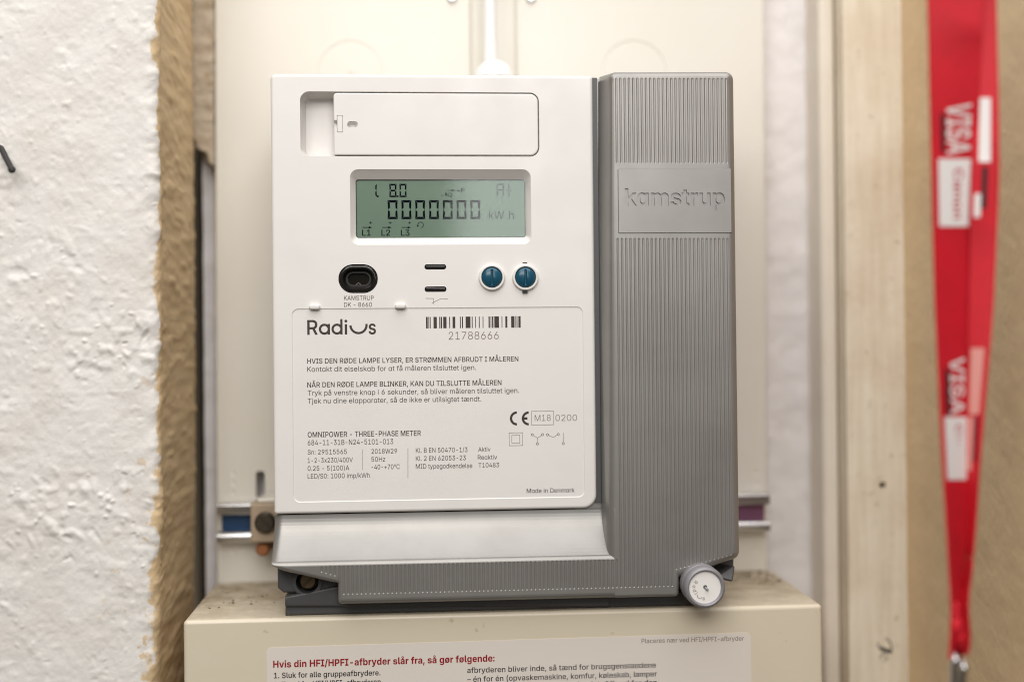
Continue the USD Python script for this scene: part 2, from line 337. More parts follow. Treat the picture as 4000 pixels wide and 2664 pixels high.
# ================================================================ the setting
# left wall: one rough sheet that turns the corner into the niche
CX, WY = -96.2, -4.0
def left_wall():
    path = [(-330, WY)] + [(x, WY) for x in np.arange(-175, CX - 3.7, .45)]
    path = [(-330., WY), (-250., WY), (-200., WY)] + path[1:]
    for k in range(7):
        a = k / 6 * math.pi / 2
        path.append((CX - 3.5 + 3.5 * math.sin(a), WY + 3.5 - 3.5 * math.cos(a)))
    path += [(CX, y) for y in np.arange(WY + 4, 61, .7)] + [(CX - .6, 62.5), (CX - 2, 63.5), (CX - 5, 63.5), (CX - 14, 63.5)]
    path = np.array(path)
    tn = np.gradient(path, axis=0); tn /= np.linalg.norm(tn, axis=1, keepdims=True)
    nr = np.column_stack([tn[:, 1], -tn[:, 0]])
    zs = np.concatenate([[-300, -230, -180], np.arange(-152, 152, .5), [180, 230, 300]])
    s = np.concatenate([[0], np.cumsum(np.linalg.norm(np.diff(path, axis=0), axis=1))])
    P = np.zeros((len(path), len(zs), 3))
    P[..., 0], P[..., 1], P[..., 2] = path[:, None, 0], path[:, None, 1], zs[None]
    q = np.stack(np.broadcast_arrays(s[:, None], 0 * s[:, None], zs[None]), -1)
    big = meshkit.fbm(q / 14, 3, 3) - .5
    mid = meshkit.fbm(q * [1 / 3.4, 1, 1 / 4.2], 3, 11) - .5
    lump = np.clip(meshkit.noise(q * [1 / 2.6, 1, 1 / 3.1], 21) - .62, 0, None) * 2.4
    pit = np.clip(meshkit.noise(q * [1 / 2.2, 1, 1 / 1.8], 31) - .78, 0, None) * -3.2
    calm = np.clip((meshkit.noise(q / 28, 41) - .25) * 1.6, .25, 1)
    fine = meshkit.fbm(q * [1 / 1.5, 1, 1 / 1.7], 2, 71) - .5
    h = big * .8 + (mid * .55 + lump * .6) * calm + fine * .14
    r7 = np.random.default_rng(23)
    for _ in range(1000):                       # flakes, trowel marks and chips in the paint
        s_c, z_c = r7.uniform(s[3], s.max() - 62), r7.uniform(-150, 150)
        a_ = .6 + r7.exponential(.9); b_ = a_ * r7.uniform(.3, .8)
        ang = r7.normal(-.7, .45); amp = r7.uniform(.16, .85) * (1 if r7.random() < .62 else -1)
        i0, i1 = np.searchsorted(s, [s_c - 5, s_c + 5]); j0, j1 = np.searchsorted(zs, [z_c - 5, z_c + 5])
        S_, Z_ = s[i0:i1, None] - s_c, zs[None, j0:j1] - z_c
        U_, V_ = S_ * math.cos(ang) + Z_ * math.sin(ang), -S_ * math.sin(ang) + Z_ * math.cos(ang)
        rad = np.sqrt((U_ / a_) ** 2 + (V_ / b_) ** 2) + (mid[i0:i1, j0:j1] * .9)
        h[i0:i1, j0:j1] += amp * np.clip(1.25 - rad, 0, 1) ** .9 * calm[i0:i1, j0:j1] * (1 + .5 * V_ / b_)
    edge = np.exp(-((s - s[np.argmin(np.abs(path[:, 0] - CX + .6) + np.abs(path[:, 1] - WY - .6))]) / 4.5) ** 2)[:, None]
    h = h + edge * ((meshkit.fbm(q / 7, 3, 51) - .5) * 2.0 + (meshkit.fbm(q / 60, 2, 61) - .5) * 2.6)
    ret = np.clip((path[:, 1] - WY - 3) / 6, 0, 1)[:, None]
    h = h * (1 - ret * .85) + ret * ((meshkit.fbm(q * [1 / 16, 1, 1 / 5], 2, 81) - .5) * 1.1 + np.clip(meshkit.noise(q * [1 / 12, 1, 1 / 3.6], 91) - .66, 0, 1) * 1.4 - .45)
    P[..., :2] += nr[:, None] * h[..., None]
    # the corner leans a little outwards towards the bottom
    P[..., 0] -= np.clip(-zs, 0, None)[None] ** 1.5 / 1500 * 2.2
    i, j = np.meshgrid(np.arange(len(path) - 1), np.arange(len(zs) - 1), indexing='ij')
    n = len(zs); a = (i * n + j).ravel()
    F = np.vstack([np.column_stack([a, a + n, a + n + 1]), np.column_stack([a, a + n + 1, a + 1])])
    return P.reshape(-1, 3), F
obj('wall_left', left_wall(), 'chipped_wall', smooth=True, kind='structure')

def rough_plane(x0, x1, z0, z1, y, step, amp, scale, seed):
    xs, zs = np.arange(x0, x1 + step, step), np.arange(z0, z1 + step, step)
    X, Z = np.meshgrid(xs, zs, indexing='ij')
    q = np.stack([X, 0 * X, Z], -1)
    Y = y - (meshkit.fbm(q / scale, 4, seed) - .5) * 2 * amp
    n = len(zs); i, j = np.meshgrid(np.arange(len(xs) - 1), np.arange(n - 1), indexing='ij'); a = (i * n + j).ravel()
    return np.stack([X, Y, Z], -1).reshape(-1, 3), np.vstack([np.column_stack([a, a + n, a + n + 1]), np.column_stack([a, a + n + 1, a + 1])])
obj('wall_back', rough_plane(-96.2, 188, -240, 240, 77, 1.6, .9, 12, 5), 'back_plaster', smooth=True, kind='structure')
obj('wall_cavity', Manifold.cube((18, 3, 600)).translate((-108, 122, -300)), 'cavity', smooth=False, kind='structure')

# plaster left over at the top of the gap, broken off at its lower end
def plaster_patch():
    pts = [(440, -60), (492, -60), (494, 384), (484, 378), (474, 352), (462, 347), (452, 339), (446, 322), (440, 328)]
    p = rpoly(pts, y=66).buffer(.4).buffer(-.4).segmentize(1.2)
    top = prism(p.union(sbox(-102, p.bounds[3] - 1, -89.2, p.bounds[3] + 120)), 64, 76).refine_to_length(1.4)
    t = tm(top); v = np.array(t.vertices)
    off = (np.stack([meshkit.fbm(v / 3.5, 3, s) for s in (1, 2, 3)], -1) - .5) * 1.5
    return v + off * [1, 1.4, 1], t.faces
obj('plaster_lump', plaster_patch(), 'patch_plaster', smooth=True, label='broken strip of tan plaster filling the gap left of cream panel, jagged lower end', cat='plaster')

# right side: trim strip, post, reveal
def moulding(u0, u1, yf, yb, r):
    x0, x1 = at(u0, 784, yf)[0], at(u1, 784, yf)[0]
    p = sbox(x0, yf, x1, yb).buffer(-r).buffer(r, quad_segs=6)
    return CrossSection([np.array(p.exterior.coords)[:-1]], mf.FillRule.EvenOdd).extrude(560).translate((0, 0, -280))
obj('trim_strip', moulding(1889, 1927, 60, 79, 2.2), 'trim_cream', label='narrow cream trim strip running full height beside the textured post', cat='trim strip')
post_x0, post_x1 = at(1945, 784, 52)[0], at(2081, 784, 52)[0]
post = Manifold.cube((post_x1 - post_x0 + 12, 40, 560)).translate((post_x0, 52, -280))
hx, hz = at(2027, 1115, 52)
post = post - cyl((hx, 40, hz), (hx + .8, 66, hz), 1.5)
v, f = tm(post).vertices, tm(post).faces
ps = thing('wooden_post', 'beige painted post with stippled texture and small black nail hole', 'post', (post_x0 + 12, 60, -280))
obj('board', post, 'post_paint', ps, smooth=20)
def curve_film(pts, y, w):
    return flat(LineString([at(a, b, y) for a, b in pts]).buffer(w / 2), y - .08)
obj('pencil_mark', [curve_film([(2017, 1478), (2022, 1490), (2034, 1497), (2045, 1500), (2050, 1488), (2046, 1474), (2036, 1466)], 52, .55), curve_film([(2027, 1489), (2036, 1494), (2047, 1497)], 52, 1.5),
                    curve_film([(2022, 1512), (2030, 1500), (2040, 1512), (2032, 1520)], 52, .4)], 'graphite', ps, smooth=False)

def reveal():
    x = post_x1 - .2
    ys, zs = np.concatenate([np.arange(-64, 54.1, .8)]), np.arange(-200, 200.1, .9)
    Y, Z = np.meshgrid(ys, zs, indexing='ij')
    q = np.stack([0 * Y, Y, Z], -1)
    X = x - (meshkit.fbm(q / [1, 9, 9], 4, 9) - .5) * .5 - (meshkit.fbm(q / [1, 1.7, 2.4], 2, 15) - .5) * .12
    n = len(zs); i, j = np.meshgrid(np.arange(len(ys) - 1), np.arange(n - 1), indexing='ij'); a = (i * n + j).ravel()
    front = (np.stack([X, Y, Z], -1).reshape(-1, 3), np.vstack([np.column_stack([a, a + n + 1, a + n]), np.column_stack([a, a + 1, a + n + 1])]))
    back = Manifold.cube((24, 117.6, 399.6)).translate((x + .6, -63.8, -199.8))
    return [front, back]
obj('wall_right', reveal(), 'reveal_paint', smooth=True, kind='structure')

# nail in the left wall
nx, nz = at(3, 342, WY)
t2 = at(27, 390, WY - 9)
nl = thing('nail', 'small black nail sticking out of white plaster wall at left edge', 'nail', (nx, WY, nz))
nd = np.array([t2[0] - nx, -9, t2[1] - nz])
p0, p1 = np.array([nx, WY, nz]) - nd * .25, np.array([nx, WY, nz]) + nd
obj('shank', cyl(p0, p1, 1.0), 'black_matt', nl)
obj('head', hull(tm(cyl(p1 - nd * .02, p1 + nd * .03, 1.25)).vertices, tm(ball(p1 + nd * .05, .9)).vertices), 'black_matt', nl)

# ================================================================ mounting panel, rail, clamp, rod
PY = 64.6
pan = rpoly([(488.5, -80), (1750, -80), (1770, 1315), (1772, 1700), (502, 1700), (500, 1338)], y=PY)
pxs = (at(489, 0, PY)[0] + at(500, 1338, PY)[0]) / 2, (at(1752, 0, PY)[0] + at(1769, 1300, PY)[0]) / 2
pan = Polygon([(pxs[0] + 1.2, 230), (pxs[0] - 1.0, -170), (pxs[1] - .6, -170), (pxs[1] + .8, 230)])
panel = fillet(pan, PY, PY + 7, 1.2)
c0, c1 = at(1078, 60, PY)[0], at(1190, 60, PY)[0]
panel = panel - hull(layer(sbox(c0, 92, c1, 240), PY - .01), layer(sbox(c0 + 1.5, 92, c1 - 1.5, 240), PY + 1.6))
for (u, v, r) in ((806, 168, 72), (1458, 168, 74)):
    x, z = at(u, v, PY); r *= .18
    panel = panel - lathe([(r - .9, PY - 1), (r + .9, PY - 1), (r + .45, PY + .30), (r - .45, PY + .30)], x, z, 72)
x, z = at(806, 171, PY)
panel = panel - cyl((x, PY - 1, z), (x, PY + .4, z), .9)
s0 = rrect(588, 1082, 609, 1139, 1.7, PY)
panel = panel - prism(s0.union(affinity.translate(s0, 0, -1.5)), PY - 2, PY + 9)
for (u, v) in ((536, 1088), (536, 1111), (536, 1133), (536, 1268), (1738, 1088), (1740, 1112), (1742, 1266)):
    x, z = at(u, v, PY)
    panel = panel - ball((x, PY - 1.5, z), 1.9, 24)
mp = thing('meter_board', 'cream sheet metal board behind the grey and white meter', 'panel', (0, PY, -170))
obj('plate', panel, 'panel_cream', mp)
for (u, v) in ((1039, -4), (1220, -4)):
    x, z = at(u, v, PY)
    obj('screw', fillet(Point(x, z).buffer(2.2), PY - 1.4, PY + 1, .8), 'steel', mp)

# zinc rail
zt, zm1, zm0, zb = at(800, 1153, 58)[1], at(800, 1176, 60)[1], at(800, 1214, 60)[1], at(800, 1242, 58)[1]
rx0, rx1 = (at(501, 1200, 60)[0], at(1769, 1170, 58)[0])
rl = thing('mounting_rail', 'horizontal zinc plated rail behind the meter with blue and purple sheen', 'rail', ((rx0 + rx1) / 2, PY, zb))
def along_x(pts, x0, x1):
    return CrossSection([np.array(pts)], mf.FillRule.NonZero).extrude(x1 - x0).transform(np.array([[0, 0, 1, x0], [1, 0, 0, 0], [0, 1, 0, 0]], float))
obj('web', along_x([(62.3, zm0 - 1), (63.8, zm0 - 1), (63.8, zm1 + 1), (62.3, zm1 + 1)], rx0 + 1.2, rx1 - 1), 'zinc', rl, smooth=False)
r = (zm0 - zb) / 2 + .1
lip = [(59.2 + r * math.cos(a), (zm0 + zb) / 2 + r * math.sin(a)) for a in np.linspace(0, 2 * math.pi, 25)[:-1]]
obj('flange', along_x(lip, rx0, rx1), 'steel', rl)
r2 = (zt - zm1) / 2
lip = sbox(57.2, zm1, 63.8, zt).buffer(-.8).buffer(.8, quad_segs=5)
obj('flange', along_x(np.array(lip.exterior.coords)[:-1], rx0, rx1), 'steel', rl)

# clamp on the rail at the meter's left side
cl = thing('rail_clamp', 'beige clamp block with slotted dark screw on the rail at left of meter', 'clamp', (at(604, 1200, 50)[0], 62, at(604, 1248, 50)[1]))
obj('block', fillet(rrect(575, 1156, 648, 1248, .8, 46), 46, 57, 1.4), 'clamp_beige', cl)
obj('top_plate', fillet(rrect(590, 1147, 648, 1157, .4, 44), 46.5, 60, .6), 'panel_cream', cl)
x, z = at(609, 1201, 44)
scr = lathe([(0, 43), (3.2, 43), (4.2, 44.2), (4.2, 48), (0, 48)], x, z, 40) - Manifold.cube((10, 1.6, 1.2), True).rotate((0, 42, 0)).translate((x, 43, z))
obj('screw', scr, 'dark_steel', cl)
x, z = at(604, 1262, 50)
obj('foot', lathe([(0, 49), (2.0, 49), (2.8, 50), (2.8, 62), (0, 62)], x, z, 32), 'copper', cl)

# white rod with domed foot above the meter
x0, x1 = at(1112, 60, 46)[0], at(1142, 60, 46)[0]; xr, rr = (x0 + x1) / 2, (x1 - x0) / 2
dz = at(1137, 140, 46)[1]
rd = thing('white_rod', 'glossy white rod with a domed foot rising behind top of meter', 'rod', (xr, 46, dz - 8))
obj('shaft', cyl((xr, 46, dz - 2), (xr, 46, 260), rr, seg=40), 'rod_white', rd)
xd = at(1136, 160, 46)[0]
prof = [(0, dz)] + [(7.4 * math.sin(a), dz - 6.2 + 6.2 * math.cos(a)) for a in np.linspace(.1, math.pi / 2, 12)] + [(8.6, dz - 6.4), (8.6, dz - 7.6), (0, dz - 7.6)]
dome_m = CrossSection([np.array(prof)], mf.FillRule.EvenOdd).revolve(48).translate((xd, 46, 0))
obj('domed_foot', dome_m, 'rod_white', rd)

# ================================================================ fuse box below the meter
BX0, BX1, BZ, BY0, BY1 = -89.3, 144.6, -97.5, -3.0, PY - .15
bx = thing('fuse_box', 'cream metal fuse box with printed label and dusty top under the meter', 'fuse box', ((BX0 + BX1) / 2, 30, -280))
bp = Polygon([(BX0, -280), (BX1, -280), (BX1, BZ), (BX0, BZ)])
R = 1.6
corners = [(x, y, z) for x in (BX0 + R, BX1 - R) for y, zz in ((BY0 + R, BZ - R),) for z in (zz, -280)]
pts = np.vstack([tm(ball(c, R, 28)).vertices for c in corners] + [np.array([(x, BY1, z) for x in (BX0, BX1) for z in (BZ, -281)]), np.array([(x, BY0 + R, z) for x in (BX0, BX1) for z in (-281,)])])
pts = np.vstack([pts, np.array([(x, y, BZ) for x in (BX0 + .0, BX1 - .0) for y in (BY1,)])])
obj('housing', Manifold.hull_points(pts).refine_to_length(12), 'box_cream', bx)
st = rpoly([(613, 1488), (1726, 1452), (1726, 1452), (1731, 1800), (613, 1800)], y=BY0)
a, b = at(613, 1488, BY0), at(1726, 1453, BY0)
zt_ = (a[1] + b[1]) / 2
st = Polygon([(a[0], zt_ - .35), (b[0], zt_ + .35), (b[0], -200), (a[0], -200)]).buffer(-2).buffer(2, quad_segs=8)
stk = obj('label_sticker', prism(st, BY0 - .12, BY0 + .05), 'sticker', bx, smooth=False)
FY = BY0 - .16
def film(s, U0, VL, U1, VR, cap, w, mt, parent, y=None, nm='printed_text'):
    y = FY if y is None else y
    return obj(nm, flat(place(s, U0, VL, U1, VR, cap, y, w), y), mt, parent, smooth=False)
A = 'ɑ'
film('Hvis din HFI/HPFI-afbryder slår fra, så gør følgende:', 1067, 2605, 1932, 2584, 27, 780, 'red_print', stk)
film('1. Sluk for alle gruppeafbrydere.', 1070, 2647, 1486, 2637, 21.3, 600, 'black_print', stk)
film('2. Tænd for HFI/HPFI-afbryderen', 1070, 2683, 1487, 2672, 21.3, 600, 'black_print', stk)
film('afbryderen bliver inde, så tænd for brugsgenstandene', 1825, 2626, 2562, 2607, 21.3, 540, 'black_print', stk)
film('– én for én (opvaskemaskine, komfur, køleskab, lamper', 1825, 2661, 2566, 2641, 21.3, 540, 'black_print', stk)
film('osv.). Den defekte er nu fundet. Afbryd for den', 1900, 2693, 2566, 2674, 21.3, 540, 'black_print', stk)
film('Placeres nær ved HFI/HPFI-afbryder', 2506, 2511.5, 2906, 2500, 18.2, 560, 'grey_print', stk)

# crumbs of dirt on the box
def crumbs():
    out = []
    for k in range(190):
        if k < 120:
            x, y = 131 + rng.normal() * 7, 55 + rng.normal() * 7
        elif k < 160:
            x, y = rng.uniform(112, 142), rng.uniform(30, 62)
        else:
            x, y = rng.uniform(-86, -55), rng.uniform(14, 60)
        x, y = min(max(x, BX0 + 3), BX1 - 3), min(max(y, 4), 61)
        s = trimesh.creation.icosphere(0, 1.0)
        sc = rng.uniform(.14, .5) * (1.5 if rng.random() < .12 else 1)
        v = s.vertices * rng.uniform(.5, 1.1, (len(s.vertices), 1)) * sc * [1.3, 1.3, .7] + [x, y, BZ + sc * .3]
        out.append((v, s.faces))
    return out
obj('dust_crumbs', crumbs(), 'crumb', smooth=False, label='dark crumbs of dirt scattered on top of the cream fuse box', cat='dirt', kind='stuff')

# ================================================================ the meter
mt = thing('electricity_meter', 'white and grey three phase electricity meter with green display and ribbed cover', 'electricity meter', (25, 30, BZ))
X0, X1, Z0, Z1 = -57.1, 60.8, -60.6, 99.2
# --- white housing
def corner_poly(x0, z0, x1, z1, tl, tr, br, bl, n=8):
    pts = []
    for (cx, cz, r, a0) in ((x1 - tr, z1 - tr, tr, 0), (x0 + tl, z1 - tl, tl, 90), (x0 + bl, z0 + bl, bl, 180), (x1 - br, z0 + br, br, 270)):
        for k in range(n + 1):
            a = math.radians(a0 + 90 * k / n); pts.append((cx + r * math.cos(a), cz + r * math.sin(a)))
    return Polygon(pts)
hp = corner_poly(X0, Z0, X1, Z1, 2.0, 1.2, 5.0, 1.2)
housing = fillet(hp, 0, 44, 1.15, 6)
# the door's pocket: deep at the left, the rest filled by the door
pk = rrect(690, 212, 1239.5, 360, 3.4)
housing = housing - hull(layer(pk, -.5), layer(pk, 0.3), layer(pk.buffer(-.35), 1.0), layer(pk.buffer(-1.2), 8.5))
# display opening with sloped sides
LO, LI = rrect(808, 392, 1218, 560, 2.6), rrect(818, 413, 1208, 547, 1.0, 3.6)
housing = housing - hull(layer(LO.buffer(.6), -.25), layer(LO, 0.15), layer(LO.buffer(-.25), .7), layer(LI, 3.6)) - prism(LI, 3, 9)
# port, lamps
PO = rrect(779.5, 609.5, 867, 672.5); pr = (PO.bounds[3] - PO.bounds[1]) / 2
PO = PO.buffer(-pr + .01).buffer(pr - .01, quad_segs=16)
housing = housing - prism(PO.buffer(.25), -1, 9)
lamps = [rrect(976.5, 608.5, 1025, 619), rrect(977, 659.5, 1025.5, 670.5)]
lamps = [p.buffer(-.8).buffer(.8, quad_segs=8) for p in lamps]
for p in lamps:
    housing = housing - prism(p.buffer(.12), -1, 5)
bc = [at(1130.5, 638), at(1207.5, 638)]
for (x, z) in bc:
    housing = housing - cyl((x, -1, z), (x, 7, z), 3.9, seg=48)
# label field, pressed in a quarter millimetre
lf = rrect(674, 709, 1341, 1147, 2.2)
housing = housing - hull(layer(lf.buffer(.28), -.02), layer(lf, .26))
obj('housing', housing.refine_to_length(8), 'white_plastic', mt)
# --- door
dp = corner_poly(*[(rrect(767, 215.3, 1237, 357.6)).bounds[i] for i in (0, 1, 2, 3)], 1.3, 3.0, 3.0, .5)
door = fillet(dp, -.12, 6.5, .45, 4)
nt = rrect(764, 276.5, 785, 296)
door = door - hull(layer(nt, -.3), layer(nt.buffer(-.5), 2.4))
sl = rrect(799.5, 280.5, 822, 293, .9)
door = door - hull(layer(sl.buffer(.2), -.3), layer(affinity.translate(sl.buffer(-.5), -.6, 0), 2.4))
ld = rrect(775.5, 266.5, 787.5, 304)
door = door - (prism(ld.buffer(.14), -1, .6))
dr = obj('door', door, 'white_plastic', mt)
obj('latch', fillet(ld, -.14, 2, .15, 3), 'white_plastic', dr)
# --- display
SY = 4.3
LS = LI.buffer(.3)
lcd = obj('display', prism(LS, SY, SY + 2), 'lcd', mt, smooth=False)
obj('border', prism(LI.buffer(.25).difference(LI.buffer(-.28)), SY - .25, SY + .02), 'lcd_border', lcd, smooth=False)
def seg_digit(x0, z0, x1, z1, t, on, g=.06):
    zm = (z0 + z1) / 2
    P = {'a': [(x0 + g, z1), (x1 - g, z1), (x1 - t - g, z1 - t), (x0 + t + g, z1 - t)],
         'd': [(x0 + g, z0), (x1 - g, z0), (x1 - t - g, z0 + t), (x0 + t + g, z0 + t)],
         'f': [(x0, z1 - g), (x0 + t, z1 - t - g), (x0 + t, zm + t * .75), (x0 + t * .2, zm + g)],
         'e': [(x0, z0 + g), (x0 + t, z0 + t + g), (x0 + t, zm - t * .75), (x0 + t * .2, zm - g)],
         'b': [(x1, z1 - g), (x1 - t, z1 - t - g), (x1 - t, zm + t * .75), (x1 - t * .2, zm + g)],
         'c': [(x1, z0 + g), (x1 - t, z0 + t + g), (x1 - t, zm - t * .75), (x1 - t * .2, zm - g)],
         'g': [(x0 + t * .6, zm), (x0 + t * 1.1, zm + t / 2), (x1 - t * 1.1, zm + t / 2), (x1 - t * .6, zm), (x1 - t * 1.1, zm - t / 2), (x0 + t * 1.1, zm - t / 2)]}
    return MultiPolygon([Polygon(P[k]) for k in on])
def z3(a, b):                      # a point of the display close-up
    return sat(1200 + a / 2.355, 600 + b / 2.355, SY)
DYF = SY - .06
def lcd_part(name, poly, mtl='lcd_dark'):
    return obj(name, flat(poly, DYF), mtl, lcd, smooth=False)
for a in (740, 866.5, 993, 1120, 1247, 1374, 1500.5):
    (xa, za), (xb, zb2) = z3(a, 605), z3(a + 92, 430)
    lcd_part('digit', seg_digit(xa, za, xb, zb2, .88, 'abcdef'))
(xa, za), (xb, zb2) = z3(755, 403), z3(822, 280)
lcd_part('digit', seg_digit(xa, za, xb, zb2, .62, 'abcdefg'))
(xa, za), (xb, zb2) = z3(848, 403), z3(914, 280)
lcd_part('digit', seg_digit(xa, za, xb, zb2, .62, 'abcdef'))
(xa, za), (xb, zb2) = z3(576, 403), z3(641, 280)
lcd_part('digit', seg_digit(xa, za, xb, zb2, .62, 'bc'))
for a in (650, 832):
    x, z = z3(a, 395)
    lcd_part('point', sbox(x - .32, z - .32, x + .32, z + .32))
# faint A+ and unit
(xa, za), (xb, zb2) = z3(1742, 396), z3(1808, 280)
lcd_part('letter', seg_digit(xa, za, xb, zb2, .42, 'abcefg', .14), 'lcd_faint')
(xa, za), (xb, zb2) = z3(1832, 340), z3(1880, 340); xc = (xa + xb) / 2; za2, zb3 = z3(1856, 396)[1], z3(1856, 284)[1]
lcd_part('plus_sign', union_all([sbox(xa, za - .2, xc - .3, za + .2), sbox(xc + .3, za - .2, xb, za + .2), sbox(xc - .17, za2, xc + .17, za - .3), sbox(xc - .17, za + .3, xc + .17, zb3)]), 'lcd_faint')
def lcd_text(s, a0, b, a1, cap, w, mtl='lcd_dark'):
    U0, V = 1200 + a0 / 2.355, 600 + b / 2.355
    lcd_part('lettering', place(s, U0, V, 1200 + a1 / 2.355, V, cap / 2.355, SY, w), mtl)
lcd_text('kW', 1672, 604, 1812, 74, 430, 'lcd_faint'); lcd_text('h', 1857, 604, 1902, 74, 430, 'lcd_faint')
for i, a in enumerate((505, 683, 862)):
    lcd_text(f'L{i + 1}', a, 757, a + 80, 55, 520)
lcd_text('+P', 1376, 362, 1448, 42, 520); lcd_text('Q', 1293, 401, 1335, 38, 520)
def arrow(p, q, w=.27, hd=.85):
    p, q = np.array(p), np.array(q); d = (q - p) / np.linalg.norm(q - p); n = np.array([-d[1], d[0]])
    return union_all([LineString([p, q - d * hd]).buffer(w / 2, cap_style='flat'), Polygon([q, q - d * hd * 1.5 + n * hd * .5, q - d * hd * 1.5 - n * hd * .5])])
for a in (510, 690, 868):
    lcd_part('arrow', arrow(z3(a, 681), z3(a + 88, 681)))
    (x, z) = z3(a + 73, 637)
    lcd_part('plus_sign', sbox(x - .55, z - .1, x + .55, z + .1).union(sbox(x - .1, z - .55, x + .1, z + .55)))
lcd_part('arrow', arrow(z3(1290, 340), z3(1362, 340))); lcd_part('arrow', arrow(z3(1277, 355), z3(1277, 401)))
(x, z), (xb, _) = z3(1228, 387), z3(1255, 387)
lcd_part('minus_sign', sbox(x, z - .1, xb, z + .1))
x, z = z3(1043, 658)
arc = [(x + 1.03 * math.cos(t), z + 1.03 * math.sin(t)) for t in np.linspace(math.radians(-80), math.radians(195), 24)]
lcd_part('arrow', union_all([LineString(arc).buffer(.11, cap_style='flat'), Polygon([(x - 1.45, z - .1), (x - .55, z - .2), (x - 1.05, z - .75)])]))
obj('window', prism(LI.buffer(.2), 3.55, 3.95), 'clear_pane', lcd, smooth=False)
# --- optical port
hi = PO.buffer(-1.5)
port = fillet(PO, -.35, 8, .7, 5) - hull(layer(PO.buffer(-1.25), -.5), layer(PO.buffer(-2.3), 2.2)) - prism(PO.buffer(-2.9), 1, 5)
pt = obj('optical_port', port, 'black_gloss', mt)
obj('collar', prism(PO.buffer(-2.25).difference(PO.buffer(-2.9)), 2.15, 2.6), 'black_matt', pt, smooth=False)
obj('window', prism(PO.buffer(-2.88), 3.6, 4.5), 'black_gloss', pt, smooth=False)
x, z = at(824, 655, 3.5)
obj('arrow_mark', flat(strokes([[(x - 1.5, z - .5), (x, z + .8), (x + 1.5, z - .5)]], .16), 3.5), 'grey_print', pt, smooth=False)
for p in lamps:
    il = obj('indicator_lamp', fillet(p, -.05, 4, .5, 4), 'black_gloss', mt)
# --- push buttons
for i, (x, z) in enumerate(bc):
    Rb = 3.72
    prof = [(0, -2.2)] + [(Rb * math.sin(t) * 1.0, -2.2 + 1.55 * (1 - math.cos(t))) for t in np.linspace(.15, math.pi / 2, 12)] + [(Rb, 6), (0, 6)]
    dome_b = lathe(prof[::-1], x, z, 56)
    slot = Manifold.batch_hull([ball((x, -1.75, z + 2.5), .5), ball((x, -1.75, z - 2.5), .5), ball((x, -2.6, z + 2.5), .5), ball((x, -2.6, z - 2.5), .5)])
    b = obj('push_button', dome_b - slot, 'blue_plastic', mt)
    prof = [(3.85, 1), (3.85, -1.15), (4.0, -1.4), (4.45, -1.4), (4.7, -1.2), (4.95, .5), (4.95, 1)]
    obj('collar', lathe(prof[::-1], x, z, 56), 'white_plastic', b)
x0_, z0_ = at(1206.5, 604.5); x1_, z1_ = at(1206.5, 671)
obj('slit', prism(sbox(x0_ - .85, z0_ - .18, x0_ + .85, z0_ + .18), -.06, .5), 'black_matt', mt, smooth=False)
obj('slit', prism(sbox(x1_ - .95, z1_ - .38, x1_ + .95, z1_ + .38), -1.0, .5), 'black_matt', mt, smooth=False)
for (u, v) in ((723.5, 706), (920.5, 704)):
    x, z = at(u, v)
    obj('catch', fillet(sbox(x - 1.95, z - .95, x + 1.95, z + .95).buffer(-.8).buffer(.8), -1.6, 1, .6, 4), 'white_plastic', mt)

